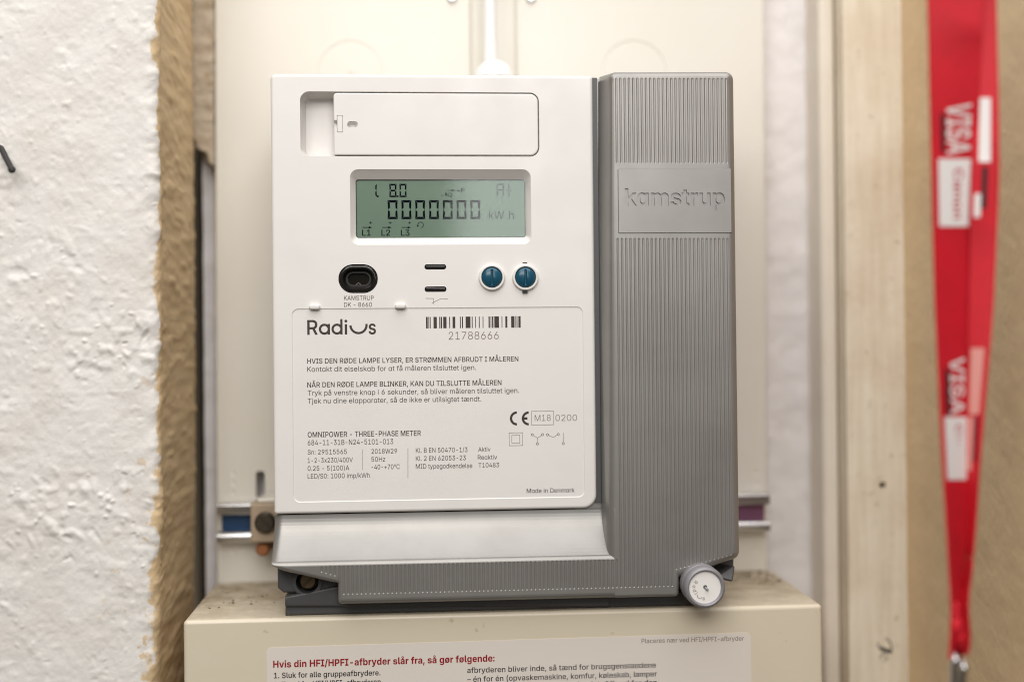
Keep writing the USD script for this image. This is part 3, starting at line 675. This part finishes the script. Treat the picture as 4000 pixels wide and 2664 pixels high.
# --- print on the white face
YH, YL = -.04, .22
def ink(poly, y, m_='brown_print'):
    return obj('printed_text', flat(poly, y), m_, mt, smooth=False)
def say(s, U0, VL, U1, VR, cap, w, y=YL):
    ink(place(s.replace('a', A), U0, VL, U1, VR, cap, y, w), y, 'pale_print' if w == THIN else 'brown_print')
THIN, LIGHT, REG = 300, 400, 540
say('KAMSTRUP', 1344, 1173, 1460, 1172, 17, LIGHT, YH); say('DK - 8660', 1344, 1199, 1453, 1198, 17, LIGHT, YH)
rows = [('21788666', 1753, 1326, 1948, 1325, 30, THIN),
        ('HVIS DEN RØDE LAMPE LYSER, ER STRØMMEN AFBRUDT I MÅLEREN', 1200, 1417.8, 2025, 1413.5, 19.5, REG),
        ('Kontakt dit elselskab for at få måleren tilsluttet igen.', 1200, 1449.5, 1860, 1447, 19.5, LIGHT),
        ('NÅR DEN RØDE LAMPE BLINKER, KAN DU TILSLUTTE MÅLEREN', 1200, 1510.7, 1959, 1506.5, 20, REG),
        ('Tryk på venstre knap i 6 sekunder, så bliver måleren tilsluttet igen.', 1202, 1541.6, 2028, 1537, 19.5, LIGHT),
        ('Tjek nu dine elapparater, så de ikke er utilsigtet tændt.', 1202, 1573.5, 1880, 1569.5, 19.5, LIGHT),
        ('M18', 2089, 1644, 2151, 1643.5, 24, THIN), ('0200', 2170, 1643.5, 2254, 1643, 24, THIN),
        ('OMNIPOWER - THREE-PHASE METER', 1202, 1706.7, 1644, 1702.7, 20.6, REG), ('684-11-31B-N24-5101-013', 1202, 1737.7, 1536, 1735, 20, LIGHT),
        ('Sn: 29515565', 1202, 1774.4, 1355, 1773, 18.3, LIGHT), ('1-2-3x230/400V', 1202, 1806.5, 1378, 1805, 18.3, LIGHT), ('0.25 - 5(100)A', 1202, 1838, 1364, 1836, 18.3, LIGHT),
        ('LED/S0: 1000 imp/kWh', 1202, 1868.5, 1444, 1865, 18.3, LIGHT), ('2018W29', 1451, 1771.5, 1551, 1770.5, 18.3, LIGHT), ('50Hz', 1451, 1802.5, 1505, 1802, 18.3, LIGHT), ('-40-+70°C', 1451, 1833, 1561, 1831, 18.3, LIGHT),
        ('Kl. B EN 50470-1/3', 1624.5, 1768, 1826, 1765, 18.3, LIGHT), ('Kl. 2 EN 62053-23', 1624.5, 1799, 1820, 1797, 18.3, LIGHT), ('MID typegodkendelse', 1624.5, 1830, 1845, 1827, 18.3, LIGHT),
        ('Aktiv', 1868, 1763.5, 1916, 1763, 17.5, LIGHT), ('Reaktiv', 1866.5, 1794.4, 1941.6, 1793.5, 17.5, LIGHT), ('T10483', 1869, 1825.4, 1949.7, 1824, 17.5, LIGHT),
        ('Made in Denmark', 2057.5, 1924, 2244.4, 1923, 17.3, 460)]
for rw in rows:
    say(*rw)
def marking(name, poly, y=YL):
    obj(name, flat(poly, y), 'brown_print', mt, smooth=False)
def s5(a, b):
    return sat(1050 + a / 1.744, 1580 + b / 1.744, YL)
def s4(a, b):
    return sat(1050 + a / 1.744, 1150 + b / 1.744, YL)
# wordmark with a smile for its u
def radius_logo():
    (xa, zb_), (xb, _), (_, zt2) = s4(262, 275), s4(731, 274), s4(262, 174)
    H = zt2 - zb_; t = H * .155
    k = (xb - xa) / 470.0
    X = lambda a: xa + (a - 262) * k
    Z = lambda b: zb_ + (275 - b) * H / 101
    out = [affinity.translate(affinity.scale(text_poly('R', 600), 72 * k / text_poly('R', 600).bounds[2], H, origin=(0, 0)), X(262), zb_)]
    def bowl(c, b, r):
        return Point(X(c), Z(b)).buffer(r * k, quad_segs=16).difference(Point(X(c), Z(b)).buffer(r * k - t, quad_segs=16))
    out += [bowl(379, 238, 38), sbox(X(417) - t, Z(275), X(417), Z(202)), bowl(465, 238, 38), sbox(X(503) - t, Z(275), X(503), Z(170)), sbox(X(526) - t / 2, Z(275), X(526) + t / 2, Z(205)), Point(X(526), Z(184)).buffer(t * .62)]
    arc_ = [(X(612) + 55 * k * math.cos(a), Z(212) + 55 * k * math.sin(a)) for a in np.linspace(math.radians(182), math.radians(368), 26)]
    out.append(LineString(arc_).buffer(t / 2, cap_style='flat'))
    sp = text_poly('s', 620)
    out.append(affinity.translate(affinity.scale(sp, 50 * k / sp.bounds[2], H * .98, origin=(0, 0)), X(681), zb_))
    return union_all(out)
marking('logo', radius_logo())
bars = [(1071, 1083), (1087, 1092), (1097, 1103), (1122, 1145), (1161, 1167), (1171, 1180), (1188, 1211), (1229, 1235), (1252, 1270), (1302, 1308), (1316, 1323), (1341, 1374), (1383, 1389), (1406, 1411), (1431, 1437), (1457, 1462), (1497, 1506), (1511, 1516),
        (1521, 1530), (1536, 1568), (1586, 1591), (1611, 1625), (1651, 1674), (1680, 1686), (1690, 1694), (1700, 1716)]
zt2, zb_ = s4(1390, 151)[1], s4(1390, 229)[1]
marking('barcode', MultiPolygon([sbox(s4(a, 190)[0], zb_, s4(b, 190)[0], zt2) for a, b in bars]))
(xa, za), (xb, zb_) = s5(1788, 140), s5(1942, 43)
marking('frame', sbox(xa, za, xb, zb_).buffer(-.2).buffer(.2).difference(sbox(xa, za, xb, zb_).buffer(-.13)))
def ce():
    out = []
    for cx, bar in ((1690, 0), (1771, 1)):
        x, z = s5(cx, 94); Rr = 48 / 1.744 * DIST / FPX; tt = 16 / 1.744 * DIST / FPX
        ring = Point(x, z).buffer(Rr, quad_segs=20).difference(Point(x, z).buffer(Rr - tt, quad_segs=20)).intersection(sbox(x - 9, z - 9, x, z + 9))
        out.append(ring)
        if bar:
            out.append(sbox(x - Rr + tt * .6, z - tt / 2, x - .5, z + tt / 2))
    return union_all(out)
marking('conformity_mark', ce())
for (a0, b0, a1, b1) in ((1637, 281, 1729, 190), (1655, 264, 1711, 207)):
    (xa, za), (xb, zb_) = s5(a0, b0), s5(a1, b1)
    marking('symbol', sbox(xa, za, xb, zb_).difference(sbox(xa, za, xb, zb_).buffer(-.12)))
def ring5(a, b, r=9):
    p = Point(*s5(a, b)); r *= DIST / FPX / 1.744
    return p.buffer(r).difference(p.buffer(r - .17))
marking('symbol', union_all([ring5(1795, 205), ring5(1865, 204), ring5(1830, 267), strokes([[s5(1803, 211), s5(1830, 227), s5(1858, 210)], [s5(1830, 226), s5(1830, 258)]], .13)]))
marking('symbol', union_all([ring5(1899, 205), ring5(1972, 203), strokes([[s5(1907, 209), s5(1937, 223), s5(1964, 207)]], .13)]))
marking('symbol', union_all([ring5(2006, 265), strokes([[s5(2006, 192), s5(2006, 256)]], .13)]))
marking('line', strokes([[s5(640, 305), s5(640, 445)]], .11)); marking('line', strokes([[s5(948, 298), s5(948, 500)]], .11))
s3 = lambda a, b: sat(1200 + a / 2.355, 600 + b / 2.355, 0)
marking('symbol', strokes([[s3(1090, 1333), s3(1160, 1333), s3(1161, 1387)], [s3(1148, 1376), s3(1226, 1336), s3(1294, 1335)]], .13), YH)

# --- silver cover: tall slab and the strip along the bottom, ribs cut in, lettering pressed in
CY = -9.0
def outline(pts, y=CY):
    return Polygon([at(u, v, y) for u, v in pts])
Af = outline([(1399, 163.5), (1689, 163), (1703, 1283), (1690, 1287), (1576, 1319), (1399, 1383)]).buffer(-3).buffer(3, quad_segs=8)
xl = at(1373.5, 600, 4)[0]
slab_back = Polygon([(xl, Af.bounds[3] + .3 - 2.4), (xl + 1.5, Af.bounds[3] + .2), (Af.bounds[2] - .5, Af.bounds[3] + .2)] + [at(1704, 1281, CY), at(1690, 1288, CY), at(1576, 1320, CY), (xl, at(1399, 1384, CY)[1])])
L = []
for k in range(7):
    th = k / 6 * math.pi / 2
    L.append(layer(Af.buffer(-2.8 * (1 - math.cos(th)) - 1e-6, quad_segs=6), CY + 2.8 * (1 - math.sin(th))))
slab = hull(*L, layer(slab_back.buffer(.05), 3.5))
slab = slab + prism(slab_back.buffer(.05).convex_hull, 3.4, 40)
# strip with concave ramp
zt_r, zr_, zb_ = Z0 - .42, at(1000, 1289, CY)[1], at(1100, 1383, CY)[1]
prof = [(40, zt_r), (1.4, zt_r)]
for t in np.linspace(0.02, .97, 14):
    prof.append((1.4 - 9.6 * t ** 1.9, zt_r + (zr_ + .2 - zt_r) * t))
yr, zr0 = prof[-1]
for a in np.linspace(0, 1, 7):                 # rounded ridge
    p0_, p1_, p2_ = np.array([yr, zr0]), np.array([CY + .12, zr_ + .25]), np.array([CY, zr_ - .9])
    q = (1 - a) ** 2 * p0_ + 2 * a * (1 - a) * p1_ + a * a * p2_
    prof.append(tuple(q))
for a in np.linspace(0, math.pi / 2, 6):
    prof.append((CY + 2.2 - 2.2 * math.cos(a), zb_ + 2.2 - 2.2 * math.sin(a)))
prof.append((40, zb_))
strip = along_x(prof, X0 - 1.2, at(1565, 1350, CY)[0])
pl = [outline([(777, 1165), (1563, 1165), (1561, 1371), (777, 1389)]), outline([(623, 1165), (900, 1165), (900, 1362), (757, 1337), (650, 1312.5), (623, 1301)])]
pl[0] = pl[0].buffer(-1.6).buffer(1.6, quad_segs=8); pl[1] = pl[1].buffer(-1.2).buffer(1.2, quad_segs=8)
strip = strip ^ (fillet(pl[0], CY, 41, 1.2) + fillet(pl[1], CY, 41, 1.4))
xs_cut = at(1413, 1340, CY)[0]
slab = slab + (fillet(pl[0], CY, 41, 1.2) ^ Manifold.cube((400, 400, 400)).translate((xs_cut, -200, -300)))
strip = strip ^ Manifold.cube((400, 400, 400)).translate((xs_cut - 400, -200, -300))
slab = slab - strip
cover = slab
# name plate, slightly proud
npl = rrect(1420, 388, 1682, 537, .4, CY)
cover = cover + hull(layer(npl.buffer(-.3), CY - .32), layer(npl, CY + .1))
# ribs
gx0, gx1 = sat(2408, 450, CY)[0], sat(2837.5, 450, CY)[0]
pitch = (gx1 - gx0) / 26
tool = []
GR, GD = .62, .43
def groove(x, z1_, z0_):
    if z1_ - z0_ > .1:
        tool.append(Manifold.batch_hull([ball((x, CY - GD, z1_), GR, 20), ball((x, CY - GD, z0_), GR, 20)]))
def u_of(x):
    return 989.4 + x / (DIST + CY) * FPX / K - 20 + 18
us = np.linspace(600, 1720, 1121); xs_ = np.array([at(u, 1330, CY)[0] for u in us])
for k in range(27):
    x = gx0 + k * pitch
    groove(x, at(1550, 182.5, CY)[1], at(1550, 374, CY)[1])
for k in range(-80, 27):
    x = gx0 + k * pitch
    u = float(np.interp(x, xs_, us))
    if u < 733:
        continue
    vb = 1311.5 + (u - 735) * .28 if u < 773 else 1364 - (u - 785) * .0245 if u < 1549 else 1307.5 - (u - 1552) * .254
    vt = 1303.5 - (u - 735) * .0235 if k < 0 else 550
    groove(x, at(u, vt, CY)[1], at(u, vb, CY)[1])
ribs = Manifold.batch_boolean(tool, mf.OpType.Add)
cover, strip = cover - ribs, strip - ribs
# pressed lettering
kp = text_poly('kamstrup'.replace('a', A), 620)
(xa, za), (xb, _) = at(1437, 473.5, CY), at(1665, 473.5, CY)
sc = (xb - xa) / kp.bounds[2]
kp = affinity.translate(affinity.scale(kp, sc, sc * 1.04, origin=(0, 0)), xa, za)
cover = cover - prism(kp.buffer(.12).simplify(.03), CY - 1, CY + .32)
obj('terminal_cover', [cover.refine_to_length(3), strip.refine_to_length(3)], 'silver_plastic', mt, smooth=23)

# --- dark base
BF = 0.0
bl = fillet(outline([(637, 1270), (900, 1270), (900, 1363), (652, 1363), (638, 1352)], 0), 0, 60, 1.0, 4)
sx, sz = at(707, 1336, 0)
foot = fillet(Polygon([(at(655, 1390, 0)[0], BZ + .02), (at(1600, 1390, 0)[0], BZ + .02), (at(1600, 1390, 0)[0], at(1100, 1372, 0)[1]), (at(655, 1390, 0)[0], at(660, 1388, 0)[1])]).convex_hull, 0, 60, 1.3, 4)
wedge = fillet(outline([(656, 1369), (790, 1342), (1400, 1342), (1400, 1392), (656, 1392)], 0), -1.6, 20, .9, 4)
right_block = fillet(outline([(1540, 1240), (1689, 1240), (1687, 1306), (1640, 1330), (1540, 1395)], 4), 4, 60, 1.0, 4)
back_body = prism(sbox(X0 + 1.5, -80, at(1685, 800, 5)[0], Z1 - 1.2), 40, 62) + prism(sbox(X1 - 3, Z0 + 2, X1 + 1.8, Z1 - .6), .9, 45)
base = bl + foot + wedge + right_block + back_body
base = base - cyl((sx, -4, sz), (sx, 9, sz), 4.1, seg=40)
bs = obj('base', base, 'dark_plastic', mt)
ring = lathe([(4.1, -1.2), (5.3, -1.2), (5.3, 2), (4.1, 2)][::-1], sx, sz, 48) - prism(outline([(600, 1362), (900, 1362), (900, 1500), (600, 1500)], 0), -5, 5)
obj('screw_boss', ring, 'dark_plastic', bs)
sh = lathe([(0, 1.0), (2.6, 1.0), (3.25, 1.8), (3.25, 8.5), (0, 8.5)][::-1], sx, sz, 40) - Manifold.cube((9, 3.2, 1.0), True).rotate((0, -45, 0)).translate((sx, 1.0, sz))
obj('screw', sh, 'brass', bs)
# grey edge seen between the white face and the slab
obj('edge_strip', prism(Polygon([(X1 - 8, Z0 - .3), (xl + 1.5, Z0 - .3), (xl + 1.5, Z1 - .9), (X1 - 8, Z1 - .9)]), 1.5, 30), 'silver_plastic', mt, smooth=False)

# ================================================================ seal in front of the cover's lower right corner
SYF = -17.0
sx, sz = at(1622, 1351, SYF)
sr = 48.5 * K * (DIST + SYF) / FPX
sl_ = thing('wire_seal', 'round grey seal with white lettered face at lower right corner of meter', 'seal', (sx, SYF + 8, sz - sr))
prof = [(sr - 1.7, SYF + .9), (sr - 1.5, SYF + .25), (sr - 1.05, SYF), (sr - .6, SYF + .15), (sr - .15, SYF + .7), (sr, SYF + 1.6), (sr, SYF + 4.2), (sr - .35, SYF + 4.5), (sr - .35, SYF + 4.9), (sr, SYF + 5.2), (sr, SYF + 9), (sr - .8, SYF + 9.8), (0, SYF + 9.8), (0, SYF + 2), (sr - 1.7, SYF + 2)]
obj('ring', lathe(prof[::-1], sx, sz, 72), 'seal_grey', sl_, smooth=40)
fr = sr - 1.7
face = lathe([(0, SYF + .95), (fr, SYF + .95), (fr, SYF + 2.2), (0, SYF + 2.2)][::-1], sx, sz, 64) - cyl((sx + .1, SYF - 1, sz + .1), (sx + .1, SYF + 5, sz + .1), .75)
obj('face', face, 'seal_white', sl_)
obj('pin', hull(tm(ball((sx + .25, SYF + .9, sz - .15), .5)).vertices, tm(ball((sx + .75, SYF + .3, sz - .6), .42)).vertices), 'seal_grey', sl_)
def arc_text():
    out = []
    for ch, ang, wch in (('R', 150, .95), (A, 174, .85), ('d', 195, .85), ('i', 213, .3), ('s', 263, .7)):
        g = text_poly(ch, 520); hgt = 1.35
        g = affinity.scale(g, hgt, hgt, origin=(0, 0)); g = affinity.translate(g, -g.bounds[2] / 2, -hgt / 2)
        g = affinity.rotate(g, ang + 90, origin=(0, 0))
        out.append(affinity.translate(g, sx + 3.85 * math.cos(math.radians(ang)), sz + 3.85 * math.sin(math.radians(ang))))
    c = (sx + 3.75 * math.cos(math.radians(240)), sz + 3.75 * math.sin(math.radians(240)))
    out.append(LineString([(c[0] + .95 * math.cos(t), c[1] + .35 + .95 * math.sin(t)) for t in np.linspace(math.radians(190) - .5, math.radians(350) - .5, 12)]).buffer(.12))
    return union_all(out)
obj('printed_text', flat(arc_text(), SYF + .9), 'grey_print', sl_, smooth=False)
tx, tz = at(1679, 1318, -4)
tabm = hull(tm(ball((tx - 3.5, -3, tz - 1.2), 1.0)).vertices, tm(ball((tx + 1.6, -2, tz + 1.9), .5)).vertices, tm(ball((tx - 3.2, 6, tz + 1.5), .8)).vertices, tm(ball((tx + .2, -4, tz - 2.2), .7)).vertices)
obj('tab', tabm, 'dark_plastic', sl_)

# ================================================================ lanyard hanging before the right wall
LYF = -86.0
rowsA = [(-120, 2128, 2264), (0, 2132, 2258), (230, 2138, 2250), (390, 2142, 2243), (520, 2145, 2238), (700, 2150, 2234), (800, 2155, 2232), (960, 2162, 2228), (1100, 2170, 2226), (1200, 2176, 2222), (1300, 2182, 2217), (1380, 2187, 2213), (1430, 2189, 2216), (1470, 2185, 2212), (1515, 2183, 2206)]
rowsB = [(-120, 2250, 2292), (0, 2244, 2291), (230, 2240, 2296), (390, 2234, 2297), (520, 2230, 2292), (700, 2227, 2284), (800, 2226, 2277), (960, 2224, 2262), (1100, 2223, 2250), (1200, 2224, 2243), (1300, 2221, 2235), (1380, 2208, 2225), (1430, 2200, 2228), (1470, 2202, 2232), (1505, 2204, 2224)]
def ribbon_fn(rows, wtrue, y0, sign):
    R = np.array(rows, float)
    def fn(v, t):
        a, b = np.interp(v, R[:, 0], R[:, 1]), np.interp(v, R[:, 0], R[:, 2])
        w = (b - a) * K * (DIST + y0) / FPX
        dep = math.sqrt(max(wtrue ** 2 - w ** 2, .01)) * .55
        ya, yb = (y0, y0 + dep) if sign > 0 else (y0 + dep, y0)
        xa_, za_ = at(a, v, ya); xb_, zb2_ = at(b, v, yb)
        return np.array([xa_ + (xb_ - xa_) * t, ya + (yb - ya) * t, za_ + (zb2_ - za_) * t])
    return fn
fA, fB = ribbon_fn(rowsA, 15.5, LYF, 1), ribbon_fn(rowsB, 8.0, LYF + 2.5, -1)
def ribbon(fn, v0, v1, t0=0., t1=1., lift=0., n=70, m_=6, thick=.7):
    vs, ts = np.linspace(v0, v1, n), np.linspace(t0, t1, m_)
    P = np.array([[fn(v, t) for t in ts] for v in vs])
    T = np.gradient(P, axis=0); Wd = np.gradient(P, axis=1)
    N = np.cross(T, Wd); N /= np.linalg.norm(N, axis=2, keepdims=True)
    N *= np.where(N[..., 1:2] > 0, -1, 1)
    Fp, Bp = P + N * (lift + thick / 2), P + N * (lift - thick / 2)
    i, j = np.meshgrid(np.arange(n - 1), np.arange(m_ - 1), indexing='ij'); a = (i * m_ + j).ravel()
    q = np.vstack([np.column_stack([a, a + m_, a + m_ + 1]), np.column_stack([a, a + m_ + 1, a + 1])])
    nn = n * m_
    side = []
    loop = [k for k in range(m_)] + [r_ * m_ + m_ - 1 for r_ in range(1, n)] + [(n - 1) * m_ + k for k in range(m_ - 2, -1, -1)] + [r_ * m_ for r_ in range(n - 2, 0, -1)]
    for p_, q_ in zip(loop, loop[1:] + loop[:1]):
        side += [(p_, q_, q_ + nn), (p_, q_ + nn, p_ + nn)]
    tmx = trimesh.Trimesh(np.vstack([Fp.reshape(-1, 3), Bp.reshape(-1, 3)]), np.vstack([q, q[:, ::-1] + nn, np.array(side)]), process=False)
    trimesh.repair.fix_normals(tmx)
    return tmx
ly = thing('lanyard', 'red printed lanyard hanging in front of the brown wall at right', 'lanyard', tuple(fA(1500, .5)))
sa = obj('strap', ribbon(fA, -120, 1514), 'lanyard_red', ly, smooth=40)
sb = obj('strap', ribbon(fB, -120, 1505), 'lanyard_red', ly, smooth=40)
def patch(fn, v0, v1, t0, t1, mtl, parent, lift=.42, nm='print'):
    obj(nm, ribbon(fn, v0, v1, t0, t1, lift, 14, 3, .06), mtl, parent, smooth=40)
def strap_text(s, fn, v0, v1, t0, t1, mtl, parent, w, lift=.5):
    p = text_poly(s, w); bx0, by0, bx1, by1 = p.bounds
    p = p.segmentize(.15)
    tri = flat(p, 0); V = np.array(tri.vertices)
    out = []
    for (x_, _, z_) in V:
        a = fn(v0 + (x_ - bx0) / (bx1 - bx0) * (v1 - v0), t1 - (z_ - by0) / (by1 - by0) * (t1 - t0) if False else t0 + (by1 - z_) / (by1 - by0) * 0 + (z_ - by0) / (by1 - by0) * (t1 - t0))
        out.append(a + [-.10 * lift, -lift, 0])
    obj('printed_text', trimesh.Trimesh(np.array(out), np.asarray(tri.faces), process=False), mtl, parent, smooth=False)
strap_text('VISA', fA, 240, 356, .32, .84, 'strap_white', sa, 600)
patch(fA, 262, 352, .19, .28, 'strap_black', sa)
patch(fA, 366, 521, .13, .86, 'strap_white', sa)
strap_text('Canon', fA, 388, 505, .48, .70, 'strap_red', sa, 620, .56)
patch(fB, 226, 374, .22, .66, 'strap_white', sb)
patch(fB, 384, 480, .36, .56, 'strap_black', sb)
patch(fB, 446, 500, .10, .34, 'strap_white', sb)
strap_text('VISA', fA, 822, 952, .34, .80, 'strap_white', sa, 600)
patch(fA, 848, 955, .16, .30, 'strap_black', sa)
patch(fA, 958, 1102, .10, .88, 'strap_white', sa)
strap_text('Canon', fA, 975, 1090, .48, .72, 'strap_red', sa, 620, .56)
patch(fB, 800, 952, .12, .72, 'strap_pink', sb)
patch(fB, 958, 1082, .10, .40, 'strap_pink', sb)
patch(fB, 958, 1060, .50, .70, 'strap_black', sb)
# knot and clip
def knot():
    out = []
    for (u, v, ru, y) in ((2203, 1418, 14, 0), (2205, 1445, 18, -.5), (2212, 1468, 19, 0), (2216, 1484, 15, 1), (2205, 1400, 11, 0)):
        x, z = at(u, v, LYF + y); r = ru * K * .072 * .92
        s = trimesh.creation.icosphere(3, 1.0); out.append((x, LYF + 2 + y, z, r))
    parts = [Manifold.sphere(1, 24).scale((r, r * .8, r * 1.5)).translate((x, y, z)) for x, y, z, r in out]
    k = tm(Manifold.batch_boolean(parts, mf.OpType.Add).refine_to_length(.7))
    v_ = trimesh.smoothing.filter_taubin(k, iterations=14).vertices
    v_ = np.array(v_); v_ += (meshkit.fbm(v_ / [1.2, 1.2, 5], 2, 3)[:, None] - .5) * .8
    return v_, k.faces
obj('knot', knot(), 'lanyard_red', ly, smooth=True)
def torus_rod(pts, r):
    return Manifold.batch_boolean([Manifold.batch_hull([ball(a, r, 14), ball(b, r, 14)]) for a, b in zip(pts[:-1], pts[1:])], mf.OpType.Add)
for (u, v, u2, v2, dr_) in ((2193, 1510, 2190, 1640, 1.25), (2213, 1528, 2206, 1650, 1.05)):
    a, b = at(u, v, LYF + 1), at(u2, v2, LYF + 1)
    obj('clip_bar', torus_rod([(a[0], LYF + 1.5, a[1] + .6), (a[0] - .1, LYF - .2, a[1] - .6), (a[0] - .2, LYF + .4, a[1] - 2), (b[0], LYF + 1, b[1])], dr_), 'steel', ly, smooth=50)
